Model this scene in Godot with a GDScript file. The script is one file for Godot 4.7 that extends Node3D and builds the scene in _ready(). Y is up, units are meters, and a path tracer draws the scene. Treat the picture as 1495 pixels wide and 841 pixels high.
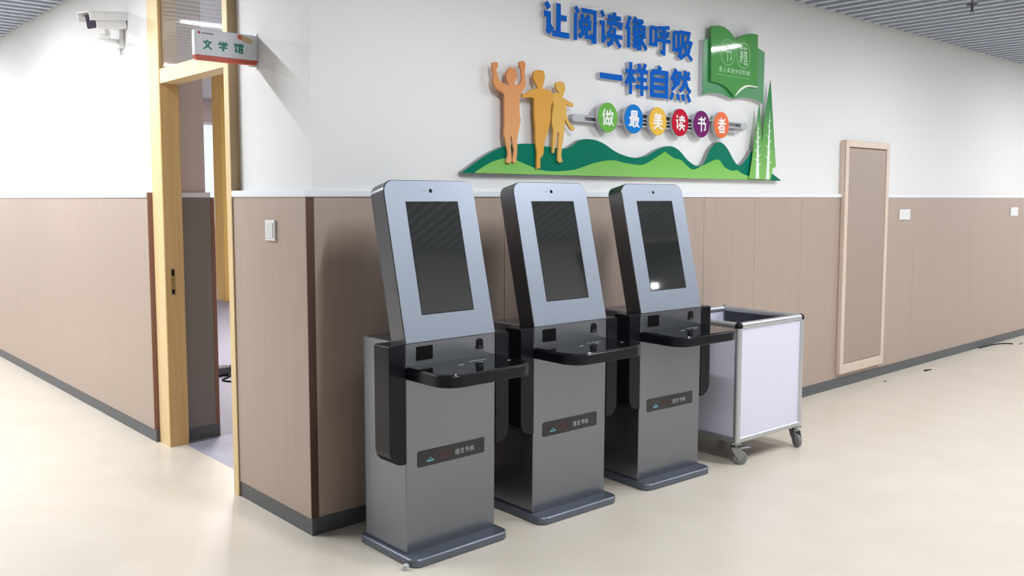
extends Node3D
# Library corridor: two wings of a hall meet at a panelled corner; three self-service kiosks and a cart stand by the long wall.

# ---------------------------------------------------------------- mesh builder
class MB:
	var st := SurfaceTool.new()
	var off := Vector3.ZERO
	var tinted := false
	var c_low := Color.WHITE
	var c_high := Color.WHITE
	var y_low := 0.0
	var y_high := 1.0
	func _init(o := Vector3.ZERO):
		off = o
		st.begin(Mesh.PRIMITIVE_TRIANGLES)
	func gradient(a: Color, b: Color, ya: float, yb: float):
		tinted = true
		c_low = a.srgb_to_linear(); c_high = b.srgb_to_linear(); y_low = ya; y_high = yb
	func vert(p: Vector3, n: Vector3):
		if tinted:
			st.set_color(c_low.lerp(c_high, clampf((p.y - y_low) / (y_high - y_low), 0, 1)))
		st.set_normal(n)
		st.set_uv(Vector2(p.x + p.z, p.y))
		st.add_vertex(p - off)
	func tri(a: Vector3, b: Vector3, c: Vector3, na: Vector3, nb: Vector3, nc: Vector3):
		# front faces run clockwise: the cross product of a front face points away from its normal
		if (b - a).cross(c - a).dot(na + nb + nc) > 0:
			vert(a, na); vert(c, nc); vert(b, nb)
		else:
			vert(a, na); vert(b, nb); vert(c, nc)
	func quad(a: Vector3, b: Vector3, c: Vector3, d: Vector3, na: Vector3, nb: Vector3, nc: Vector3, nd: Vector3):
		tri(a, b, c, na, nb, nc); tri(a, c, d, na, nc, nd)
	# a 2D outline extruded from z0 to z1 of the frame t, with chamfered rims
	func prism(poly: PackedVector2Array, z0: float, z1: float, t := Transform3D(), bev := 0.0):
		var p := poly.duplicate()
		if not Geometry2D.is_polygon_clockwise(p):
			p.reverse()
		var n := p.size()
		var en := PackedVector2Array()
		for i in n:
			var d := (p[(i + 1) % n] - p[i]).normalized()
			en.append(Vector2(-d.y, d.x))
		var inner := PackedVector2Array()
		for i in n:
			var a := en[(i + n - 1) % n]
			var b := en[i]
			var m := (a + b)
			if m.length() < 0.2:
				inner.append(p[i]); continue
			m = m.normalized()
			inner.append(p[i] - m * (bev / maxf(0.35, m.dot(b))))
		var rings := [[p, z0, p, z1]]
		if bev > 0:
			rings = [[inner, z0, p, z0 + bev], [p, z0 + bev, p, z1 - bev], [p, z1 - bev, inner, z1]]
		var slope := [0.0]
		if bev > 0:
			slope = [-1.0, 0.0, 1.0]
		for k in rings.size():
			var r = rings[k]
			for i in n:
				var j := (i + 1) % n
				var na := en[i]; var nb := en[i]
				var pa := en[(i + n - 1) % n]; var pb := en[j]
				if pa.dot(en[i]) > 0.8: na = (pa + en[i]).normalized()
				if pb.dot(en[i]) > 0.8: nb = (pb + en[i]).normalized()
				var va := (t.basis * Vector3(na.x, na.y, slope[k])).normalized()
				var vb := (t.basis * Vector3(nb.x, nb.y, slope[k])).normalized()
				var a0 = t * Vector3(r[0][i].x, r[0][i].y, r[1]); var b0 = t * Vector3(r[0][j].x, r[0][j].y, r[1])
				var a1 = t * Vector3(r[2][i].x, r[2][i].y, r[3]); var b1 = t * Vector3(r[2][j].x, r[2][j].y, r[3])
				quad(a0, b0, b1, a1, va, vb, vb, va)
		var cap := inner if bev > 0 else p
		var ix := Geometry2D.triangulate_polygon(cap)
		var up := (t.basis * Vector3(0, 0, 1)).normalized()
		for i in range(0, ix.size(), 3):
			var a := cap[ix[i]]; var b := cap[ix[i + 1]]; var c := cap[ix[i + 2]]
			tri(t * Vector3(a.x, a.y, z1), t * Vector3(b.x, b.y, z1), t * Vector3(c.x, c.y, z1), up, up, up)
			tri(t * Vector3(a.x, a.y, z0), t * Vector3(b.x, b.y, z0), t * Vector3(c.x, c.y, z0), -up, -up, -up)
	func box(lo: Vector3, hi: Vector3, bev := 0.0, t := Transform3D()):
		var p := PackedVector2Array([Vector2(lo.x, lo.y), Vector2(hi.x, lo.y), Vector2(hi.x, hi.y), Vector2(lo.x, hi.y)])
		prism(p, lo.z, hi.z, t, bev)
	# profile of (radius, height) turned about the y axis of t
	func lathe(prof: PackedVector2Array, t := Transform3D(), seg := 20):
		for i in prof.size() - 1:
			var a := prof[i]; var b := prof[i + 1]
			var d := (b - a).normalized()
			var nn := Vector2(d.y, -d.x)
			for k in seg:
				var u := TAU * k / seg; var v := TAU * (k + 1) / seg
				var cu := Vector3(cos(u), 0, sin(u)); var cv := Vector3(cos(v), 0, sin(v))
				var nu := (t.basis * (cu * nn.x + Vector3.UP * nn.y)).normalized()
				var nv := (t.basis * (cv * nn.x + Vector3.UP * nn.y)).normalized()
				var p0 := t * (cu * a.x + Vector3.UP * a.y); var p1 := t * (cv * a.x + Vector3.UP * a.y)
				var p2 := t * (cv * b.x + Vector3.UP * b.y); var p3 := t * (cu * b.x + Vector3.UP * b.y)
				if a.x < 0.00001: tri(p0, p2, p3, nu, nv, nu)
				elif b.x < 0.00001: tri(p0, p1, p2, nu, nv, nu)
				else: quad(p0, p1, p2, p3, nu, nv, nv, nu)
	func cyl(r: float, a: Vector3, b: Vector3, bev := 0.0, seg := 20):
		var y := (b - a).normalized()
		var x := y.cross(Vector3(0.31, 0.2, 0.93)).normalized()
		var l := a.distance_to(b)
		var t := Transform3D(Basis(x, y, x.cross(y)), a)
		if bev > 0:
			lathe(PackedVector2Array([Vector2(0, 0), Vector2(r - bev, 0), Vector2(r, bev), Vector2(r, l - bev), Vector2(r - bev, l), Vector2(0, l)]), t, seg)
		else:
			lathe(PackedVector2Array([Vector2(0, 0), Vector2(r, 0), Vector2(r, l), Vector2(0, l)]), t, seg)
	func tube(path: PackedVector3Array, r: float, seg := 8):
		for i in path.size() - 1:
			cyl(r, path[i], path[i + 1] + (path[i + 1] - path[i]).normalized() * r * 0.4, 0.0, seg)

# ---------------------------------------------------------------- scene graph helpers
var taken := {}
func numbered(called: String) -> String:
	if not taken.has(called):
		taken[called] = 0
		return called
	taken[called] += 1
	return "%s_%03d" % [called, taken[called]]

func tag(o: Node, label: String, category: String, group := ""):
	o.set_meta("label", label); o.set_meta("category", category)
	if group: o.set_meta("group", group)
	return o

func thing(called: String, at: Vector3, label: String, category: String, group := "", turn := 0.0) -> Node3D:
	var o := Node3D.new()
	o.name = numbered(called)
	add_child(o)
	o.position = at
	o.rotation.y = turn
	return tag(o, label, category, group)

func obj(called: String, b: MB, m: Material, parent: Node = self) -> MeshInstance3D:
	var o := MeshInstance3D.new()
	o.name = numbered(called) if parent == self else called
	o.mesh = b.st.commit()
	o.mesh.surface_set_material(0, m)
	if parent == self:
		o.position = b.off
	parent.add_child(o, true)
	return o

func lone(called: String, b: MB, m: Material, label: String, category: String, group := "") -> MeshInstance3D:
	return tag(obj(called, b, m), label, category, group)

func struct(called: String, b: MB, m: Material) -> MeshInstance3D:
	var o := obj(called, b, m)
	o.set_meta("kind", "structure")
	return o

func mat(c: Color, rough := 0.6, metal := 0.0, spec := 0.5) -> StandardMaterial3D:
	var m := StandardMaterial3D.new()
	m.albedo_color = c; m.roughness = rough; m.metallic = metal; m.metallic_specular = spec
	return m

func rgb(r: int, g: int, b: int) -> Color:
	return Color(r / 255.0, g / 255.0, b / 255.0)

func grain(dark: Color, light: Color, scale: Vector3, freq: float, rough: float, sd: int) -> StandardMaterial3D:
	var n := FastNoiseLite.new()
	n.seed = sd; n.frequency = freq; n.noise_type = FastNoiseLite.TYPE_SIMPLEX_SMOOTH
	n.fractal_octaves = 4
	var g := Gradient.new()
	g.set_color(0, dark); g.set_color(1, light)
	var t := NoiseTexture2D.new()
	t.width = 512; t.height = 512; t.seamless = true; t.noise = n; t.color_ramp = g
	var m := StandardMaterial3D.new()
	m.albedo_texture = t
	m.roughness = rough
	m.uv1_triplanar = true; m.uv1_world_triplanar = true; m.uv1_scale = scale
	return m

func rrect(x0: float, y0: float, x1: float, y1: float, bl: float, br: float, tr: float, tl: float, seg := 6) -> PackedVector2Array:
	var o := PackedVector2Array()
	var cs := [[x0, y0, bl, PI, 1, 1], [x1, y0, br, PI * 1.5, -1, 1], [x1, y1, tr, 0.0, -1, -1], [x0, y1, tl, PI * 0.5, 1, -1]]
	for c in cs:
		if c[2] <= 0.0:
			o.append(Vector2(c[0], c[1])); continue
		var ctr := Vector2(c[0] + c[4] * c[2], c[1] + c[5] * c[2])
		for k in seg + 1:
			o.append(ctr + Vector2.from_angle(c[3] + PI * 0.5 * k / seg) * c[2])
	return o

func ellipse(cx: float, cy: float, rx: float, ry: float, seg := 40) -> PackedVector2Array:
	var o := PackedVector2Array()
	for k in seg:
		o.append(Vector2(cx + rx * cos(TAU * k / seg), cy + ry * sin(TAU * k / seg)))
	return o

func pts(s: String) -> PackedVector2Array:
	var v := s.split_floats(" ", false)
	var o := PackedVector2Array()
	for i in range(0, v.size(), 2):
		o.append(Vector2(v[i], v[i + 1]))
	return o

# smooth curve through a run of points
func smooth(p: PackedVector2Array, sub := 5) -> PackedVector2Array:
	var o := PackedVector2Array()
	for i in p.size() - 1:
		var a := p[maxi(i - 1, 0)]; var d := p[mini(i + 2, p.size() - 1)]
		for k in sub:
			o.append(p[i].cubic_interpolate(p[i + 1], a, d, float(k) / sub))
	o.append(p[p.size() - 1])
	return o

# ---------------------------------------------------------------- lettering: strokes on a 100 x 100 square
var GLYPH := {
	"让": "12 92 24 78;5 62 22 62 22 18 36 30;58 96 58 14;58 58 88 58;36 12 98 12",
	"阅": "12 96 24 80;12 78 12 2;36 90 90 90 90 6 76 6;36 78 44 66;66 78 58 66;32 60 68 60 68 42 32 42 32 60;42 42 40 24 26 12;56 42 56 16 76 16 76 26",
	"读": "10 94 20 80;4 62 18 62 18 14 30 26;38 82 92 82;65 97 65 66;34 66 92 66 88 52;46 56 54 48;40 44 48 36;34 30 98 30;66 54 64 30 52 12 36 2;70 22 92 2",
	"像": "22 98 6 56;16 68 16 2;48 98 36 78;46 88 74 88 62 74;40 72 84 72 84 54 40 54 40 72;62 72 60 54 36 38;52 46 66 30 66 6 52 4;62 38 36 22;64 24 36 6;90 46 70 36;70 34 96 4",
	"呼": "8 82 32 82 32 28 8 28 8 82;92 92 42 84;50 74 56 58;88 78 80 58;40 46 98 46;68 88 68 4 52 8",
	"吸": "8 84 30 84 30 28 8 28 8 84;36 88 82 88 74 58 92 58 80 28 40 2;52 88 50 50 32 4;56 60 70 24 98 2",
	"一": "2 50 98 50",
	"样": "2 70 44 70;24 98 24 2;24 66 4 30;26 60 42 40;58 96 64 80;88 98 80 80;48 74 98 74;52 50 94 50;46 26 100 26;73 74 73 0",
	"自": "54 99 46 84;16 80 16 0;16 80 84 80 84 0;16 56 84 56;16 32 84 32;16 8 84 8",
	"然": "28 98 6 62;24 86 46 86 38 56 8 32;20 72 32 62;14 58 26 50;52 74 96 74;72 98 70 66 62 46 46 30;74 64 82 44 98 30;84 94 92 84;14 24 4 2;36 22 40 2;60 22 66 2;82 24 96 0",
	"做": "20 98 4 56;14 68 14 2;26 70 58 70;42 92 42 46;30 44 54 44 54 14 30 14 30 44;72 98 60 62;66 76 98 76;88 74 82 40 60 2;66 54 78 28 98 4",
	"最": "26 96 76 96 76 68 26 68 26 96;26 82 76 82;4 56 96 56;20 56 20 12;46 56 46 0;20 42 46 42;20 28 46 28;2 10 50 16;54 44 90 44 80 22 54 2;60 34 78 14 98 2",
	"美": "30 99 38 88;70 99 62 88;12 84 88 84;18 69 82 69;6 54 94 54;50 84 50 38;4 36 96 36;50 38 44 20 8 2;54 28 70 12 96 2",
	"书": "14 80 74 80 74 54;6 54 90 54 88 14 74 14;46 98 46 0;78 96 90 84",
	"者": "14 80 74 80;44 98 44 60;4 60 96 60;86 94 60 62 8 24;30 40 78 40 78 2 30 2 30 40;30 21 78 21",
	"文": "44 98 54 84;6 78 94 78;28 74 44 40 92 4;74 74 56 36 8 4",
	"学": "18 96 28 80;46 98 52 82;82 98 70 78;8 58 8 74 92 74 92 58;28 58 72 58 52 44;52 44 52 6 38 6;6 34 94 34",
	"馆": "20 98 4 70;16 82 38 82 32 66;20 68 20 8 38 20;68 98 72 88;44 68 44 84 96 84 96 68;54 66 54 2;54 66 86 66 86 42 54 42;54 30 88 30 88 4 54 4",
	"籍": "22 98 8 80;16 88 46 88;64 98 54 80;60 88 94 88;6 66 46 66;8 52 44 52;4 38 48 38;26 76 26 2;26 36 4 10;52 66 98 66;64 76 64 48;86 76 86 48;50 48 98 48;58 36 92 36 92 2 58 2 58 36;58 19 92 19",
	"是": "26 96 76 96 76 62 26 62 26 96;26 79 76 79;6 50 94 50;50 50 50 10;50 30 84 30;28 38 8 2;24 22 44 8 96 4",
	"人": "50 96 46 56 8 4;50 60 66 28 94 4",
	"类": "28 96 36 84;72 96 64 84;8 78 92 78;50 98 50 52;46 76 12 56;56 74 88 56;6 36 94 36;50 50 44 24 8 2;54 30 92 2",
	"进": "10 94 22 80;6 62 22 62 22 22 8 6;22 20 44 8 98 6;36 78 94 78;32 50 98 50;52 94 52 50 38 20;78 94 78 16",
	"步": "50 98 50 56;50 78 84 78;24 84 24 56;4 56 96 56;50 50 50 24;26 46 10 26;76 46 50 14 14 2",
	"的": "26 98 18 84;8 82 42 82 42 6 8 6 8 82;8 44 42 44;62 98 50 64;58 78 94 78 90 8 74 6;60 52 72 38",
	"阶": "10 92 10 2;10 92 36 92 26 66 38 46 22 34;66 98 38 56;66 96 98 58;56 58 56 28 44 4;82 58 82 0",
	"梯": "4 72 40 72;22 98 22 2;22 66 4 32;24 58 38 44;54 98 60 86;86 98 78 86;46 80 92 80 92 60 50 60 50 40 94 40 92 18 82 18;70 80 70 0;68 38 42 8",
	"借": "22 96 4 56;14 66 14 2;34 80 96 80;52 96 52 60;78 96 78 60;30 58 98 58;42 44 86 44 86 2 42 2 42 44;42 23 86 23",
	"还": "10 94 22 80;6 60 22 60 22 22 8 6;22 20 44 8 98 6;36 84 96 84;66 82 34 42;64 70 64 18;70 60 92 40",
	"机": "4 70 42 70;24 98 24 2;22 66 4 30;26 58 40 44;54 88 54 40 42 4;54 88 80 88 80 10 96 10 96 26",
	"助": "10 86 40 86 40 14;10 86 10 14;10 64 40 64;10 42 40 42;4 10 46 20;50 66 94 66 90 8 76 6;70 96 66 40 48 4",
}

# one character, lower left corner at (x, y), w wide and h high, from z0 to z1 of frame t; weight in percent of the square
func glyph(b: MB, ch: String, x: float, y: float, w: float, h: float, z0: float, z1: float, t := Transform3D(), weight := 13.0, back: MB = null):
	var k := 0
	for s in GLYPH[ch].split(";"):
		var line := pts(s)
		var dz := 0.00012 * (k % 6) * minf(1.0, (z1 - z0) / 0.004)
		k += 1
		for i in line.size() - 1:     # each leg a bar of its own, with its ends run on so that the corners close
			var d := (line[i + 1] - line[i]).normalized()
			var side := Vector2(-d.y, d.x) * weight * 0.5
			var a := line[i] - d * (weight * 0.48 if i > 0 else 0.0)
			var e := line[i + 1] + d * (weight * 0.46 if i < line.size() - 2 else 0.0)
			var q := PackedVector2Array([a + side, a - side, e - side, e + side])
			for c in 4:
				q[c] = Vector2(x + q[c].x * w / 100.0, y + q[c].y * h / 100.0)
			if back:
				back.prism(q, z0, z1 - 0.003, t)
				b.prism(q, z1 - 0.003, z1 + dz + 0.00006 * i, t)
			else:
				b.prism(q, z0, z1 + dz + 0.00006 * i, t)

# ---------------------------------------------------------------- materials
var M := {}
func materials():
	M.white = mat(rgb(232, 232, 232), 0.75)
	M.laminate = grain(rgb(174, 155, 142), rgb(179, 160, 147), Vector3(1.6, 0.12, 1.6), 0.02, 0.42, 3)
	M.laminate_edge = mat(rgb(88, 62, 52), 0.6)
	M.ledge = mat(rgb(236, 238, 244), 0.4)
	M.base = grain(rgb(86, 88, 91), rgb(97, 98, 100), Vector3(1.5, 1.5, 1.5), 0.03, 0.5, 5)
	M.floor = grain(rgb(214, 204, 189), rgb(221, 212, 198), Vector3(0.35, 0.35, 0.35), 0.012, 0.32, 7)
	M.floor_in = grain(rgb(150, 150, 166), rgb(164, 163, 178), Vector3(0.8, 0.8, 0.8), 0.03, 0.5, 8)
	M.wood = grain(rgb(222, 192, 138), rgb(234, 208, 160), Vector3(2.4, 0.12, 2.4), 0.02, 0.4, 11)
	M.wood_shaded = grain(rgb(196, 158, 102), rgb(212, 178, 122), Vector3(2.4, 0.12, 2.4), 0.02, 0.42, 14)  # browner copy of the casing wood, shade of the door reveals put into it
	M.beige = grain(rgb(216, 196, 180), rgb(224, 205, 190), Vector3(2.5, 0.2, 2.5), 0.02, 0.45, 12)
	M.slat = mat(rgb(190, 197, 211), 0.5, 0.1)
	M.plenum = mat(rgb(116, 121, 130), 0.9)
	M.shell = mat(rgb(215, 215, 215), 0.8)
	M.lamp = mat(rgb(245, 245, 245), 0.5)
	M.lamp.emission_enabled = true; M.lamp.emission = Color(1, 0.99, 0.97); M.lamp.emission_energy_multiplier = 2.0
	M.glass = mat(Color(0.9, 0.92, 0.92, 0.06), 0.03)
	M.glass.transparency = BaseMaterial3D.TRANSPARENCY_ALPHA
	M.silver = mat(rgb(134, 138, 146), 0.27, 0.9)
	M.housing = mat(rgb(112, 112, 116), 0.26, 0.9)  # slab sides toned darker, dark reflections put into the colour
	M.front = mat(rgb(155, 163, 177), 0.42, 0.55)
	M.silver_base = mat(rgb(104, 110, 122), 0.38, 0.5)
	M.black = mat(rgb(20, 20, 27), 0.25, 0.0, 0.35)
	M.black_gloss = mat(rgb(14, 15, 18), 0.06, 0.0, 0.7)
	M.black_soft = mat(rgb(20, 20, 23), 0.5, 0.0, 0.3)
	M.screen = mat(rgb(42, 44, 44), 0.04, 0.0, 0.7)
	M.label = mat(rgb(45, 45, 47), 0.35)
	M.print_white = mat(rgb(190, 192, 196), 0.6)
	M.print_red = mat(rgb(98, 44, 42), 0.6)
	M.print_cyan = mat(rgb(105, 190, 200), 0.5)
	M.alu = mat(rgb(196, 198, 202), 0.32, 0.7)
	M.cart_panel = mat(rgb(222, 221, 240), 0.4)
	M.steel = mat(rgb(150, 152, 152), 0.35, 0.7)
	M.rubber = mat(rgb(128, 130, 130), 0.6)
	M.plastic = mat(rgb(236, 236, 236), 0.4)
	M.blue = mat(rgb(0, 96, 196), 0.6, 0.0, 0.2)
	M.side_grey = mat(rgb(206, 206, 212), 0.5)
	M.art = mat(Color.WHITE, 0.55, 0.0, 0.25)
	M.art.vertex_color_use_as_albedo = true
	M.board_edge = mat(rgb(150, 152, 150), 0.6)
	M.rail = mat(rgb(180, 181, 188), 0.45)
	M.letter_white = mat(rgb(240, 240, 240), 0.5)

# ---------------------------------------------------------------- ready
func _ready():
	setup_view()
	materials()
	room()
	door()
	library_room()
	ceilings()
	lamps()
	kiosks()
	cart()
	wall_art()
	fittings()
	litter()

func setup_view():
	var cam := Camera3D.new()
	cam.name = "camera"
	add_child(cam)
	cam.projection = Camera3D.PROJECTION_FRUSTUM
	cam.near = 0.1; cam.far = 60.0
	cam.size = 841.0 / 1297.0 * 0.1
	cam.frustum_offset = Vector2(0, -24.5 / 1297.0 * 0.1)
	cam.position = Vector3(-1.866, 1.45, 3.346)
	cam.rotation_degrees = Vector3(-4.672, -41.858, 0)
	cam.current = true
	var we := WorldEnvironment.new()
	we.name = "surroundings"
	var e := Environment.new()
	e.background_mode = Environment.BG_COLOR
	e.background_color = Color(0.92, 0.95, 1.0)
	e.background_energy_multiplier = 1.3
	e.tonemap_mode = Environment.TONE_MAPPER_LINEAR
	e.tonemap_exposure = 1.0
	e.sdfgi_enabled = true; e.ssao_enabled = true; e.ssil_enabled = true
	we.environment = e
	add_child(we)

const LAMP_RIGHT := 5.2
const LAMP_LEFT := 7.4
const LAMP_ROOM := 16.0

func box_struct(called: String, lo: Vector3, hi: Vector3, m: Material, bev := 0.0):
	var b := MB.new((lo + hi) * 0.5)
	b.box(lo, hi, bev)
	return struct(called, b, m)

const TOP := 3.3
func room():
	# floors
	var b := MB.new()
	var t := Transform3D(Basis(Vector3(1, 0, 0), Vector3(0, 0, 1), Vector3(0, -1, 0)), Vector3.ZERO)   # outline in (x, z), depth downwards
	b.prism(PackedVector2Array([Vector2(-5.2, 4.5), Vector2(12.2, 4.5), Vector2(12.2, -0.15), Vector2(0.137, -0.15), Vector2(0.137, -9.2), Vector2(-5.2, -9.2)]), 0.0, 0.2, t)
	struct("floor", b, M.floor)
	box_struct("floor_library", Vector3(0.137, -0.2, -13.2), Vector3(9.2, 0, -0.15), M.floor_in)
	# walls seen
	var wr = box_struct("wall_right", Vector3(0.015, 0, -0.15), Vector3(12.2, TOP, -0.015), M.white)
	var wp = box_struct("wall_corner", Vector3(0.015, 0, -0.70), Vector3(0.158, TOP, -0.15), M.white)
	var wl = box_struct("wall_left", Vector3(0.06, 0, -9.2), Vector3(0.158, TOP, -1.93), M.white)
	# wainscot panels, each a board of its own
	var xs := [0.012, 1.08, 1.6, 2.125, 2.746, 3.31, 3.90, 4.50, 5.72, 6.94, 8.16, 9.38, 10.6, 12.2]
	for i in xs.size() - 1:
		panel(wr, Vector3(xs[i] + 0.0008, 0.076, -0.015), Vector3(xs[i + 1] - 0.0008, 1.457, 0.0), 0.0018 if i < 7 else 0.0004)
	panel(wp, Vector3(-0.025, 0.076, -0.70), Vector3(0.012, 1.457, -0.002))
	var eb := MB.new()
	eb.box(Vector3(-0.0235, 0.076, -0.002), Vector3(0.0115, 1.457, 0.0002))
	place(obj("panel_edge", eb, M.laminate_edge, wp), wp)
	var zs := [-1.96, -2.75, -3.34, -3.94, -4.54, -5.14, -5.74, -6.34, -6.94, -7.54, -8.14, -9.2]
	for i in zs.size() - 1:
		panel(wl, Vector3(0.022, 0.076, zs[i + 1] + 0.0004), Vector3(0.06, 1.457, zs[i] - 0.0004), 0.0004)
	eb = MB.new()
	eb.box(Vector3(0.0235, 0.076, -1.961), Vector3(0.0595, 1.487, -1.957))
	place(obj("panel_edge", eb, mat(rgb(150, 108, 90), 0.6), wl), wl)
	# cap ledges
	b = MB.new()
	b.prism(PackedVector2Array([Vector2(-0.032, -0.70), Vector2(0.015, -0.70), Vector2(0.015, -0.015), Vector2(12.0, -0.015), Vector2(12.0, 0.008), Vector2(-0.032, 0.008)]), -1.487, -1.457, t, 0.003)
	struct("trim_1", b, M.ledge)
	box_struct("trim_2", Vector3(0.014, 1.457, -9.0), Vector3(0.06, 1.487, -1.962), M.ledge, 0.003)
	# skirtings
	box_struct("baseboard_right", Vector3(0.0, 0, -0.015), Vector3(12.0, 0.075, -0.001), M.base)
	box_struct("baseboard_corner", Vector3(-0.022, 0, -0.70), Vector3(0.015, 0.075, -0.001), M.base)
	box_struct("baseboard_left", Vector3(0.026, 0, -9.0), Vector3(0.06, 0.075, -1.945), M.base)
	# shell behind the viewer
	box_struct("wall_south", Vector3(-5.2, 0, 4.3), Vector3(12.2, TOP, 4.5), M.shell)
	box_struct("door_2", Vector3(5.0, 0.0, 4.24), Vector3(7.6, 2.7, 4.3), mat(rgb(52, 52, 54), 0.3), 0.004)
	box_struct("wall_west", Vector3(-5.2, 0, -9.2), Vector3(-5.0, TOP, 4.3), M.shell)
	box_struct("wall_east", Vector3(12.0, 0, 0.0), Vector3(12.2, TOP, 4.3), M.shell)
	box_struct("wall_north", Vector3(-5.0, 0, -9.2), Vector3(0.06, TOP, -9.0), M.shell)

func place(o: MeshInstance3D, parent: Node3D):
	o.position = -parent.position    # the parent stands at its own middle, the mesh was built in room coordinates
	return o

func panel(parent: Node3D, lo: Vector3, hi: Vector3, bev := 0.0018):
	var b := MB.new()
	b.box(lo, hi, bev)
	place(obj("panel", b, M.laminate, parent), parent)

func door():
	var d := Node3D.new()
	d.name = "door_1"; d.set_meta("kind", "structure")
	add_child(d)
	d.position = Vector3(0.1, 0, -1.27)
	var b := MB.new(d.position)
	b.box(Vector3(0.046, 0, -1.94), Vector3(0.07, 2.79, -1.785), 0.003)
	obj("casing", b, M.wood, d)
	b = MB.new(d.position)
	b.box(Vector3(0.048, 0, -1.90), Vector3(0.158, 2.79, -1.78), 0.002)
	obj("jamb", b, M.wood_shaded, d)
	b = MB.new(d.position)
	b.box(Vector3(-0.032, 0, -0.755), Vector3(0.02, 2.79, -0.70), 0.003)
	obj("casing", b, M.wood, d)
	b = MB.new(d.position)
	b.box(Vector3(0.02, 0, -0.75), Vector3(0.158, 2.79, -0.70), 0.002)
	obj("jamb", b, M.wood_shaded, d)
	b = MB.new(d.position)
	b.box(Vector3(0.05, 2.10, -1.78), Vector3(0.15, 2.18, -0.75), 0.003)
	obj("transom_bar", b, M.wood, d)
	b = MB.new(d.position)
	b.box(Vector3(0.05, 2.73, -1.78), Vector3(0.15, 2.79, -0.75), 0.003)
	obj("head_rail", b, M.wood, d)
	b = MB.new(d.position)
	b.box(Vector3(0.064, 2.18, -1.78), Vector3(0.070, 2.73, -0.75))
	obj("glass_pane", b, M.glass, d)
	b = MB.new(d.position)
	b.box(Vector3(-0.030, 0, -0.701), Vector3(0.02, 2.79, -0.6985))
	obj("casing_shade_side", b, mat(rgb(172, 148, 112), 0.5), d)  # thin brown layer painting the shade on this side of the casing
	b = MB.new(d.position)
	b.box(Vector3(0.079, 0.892, -1.782), Vector3(0.103, 1.046, -1.7785), 0.001)
	var sp := obj("strike_plate", b, mat(rgb(150, 130, 80), 0.35, 0.8), d)
	b = MB.new(d.position)
	b.box(Vector3(0.083, 1.005, -1.779), Vector3(0.099, 1.040, -1.7778))
	b.box(Vector3(0.083, 0.90, -1.779), Vector3(0.099, 0.925, -1.7778))
	obj("latch_slot", b, M.black_soft, sp)
	# wall above the frame
	box_struct("wall_lintel", Vector3(0.03, 2.79, -1.93), Vector3(0.158, TOP, -0.70), M.white)

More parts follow.
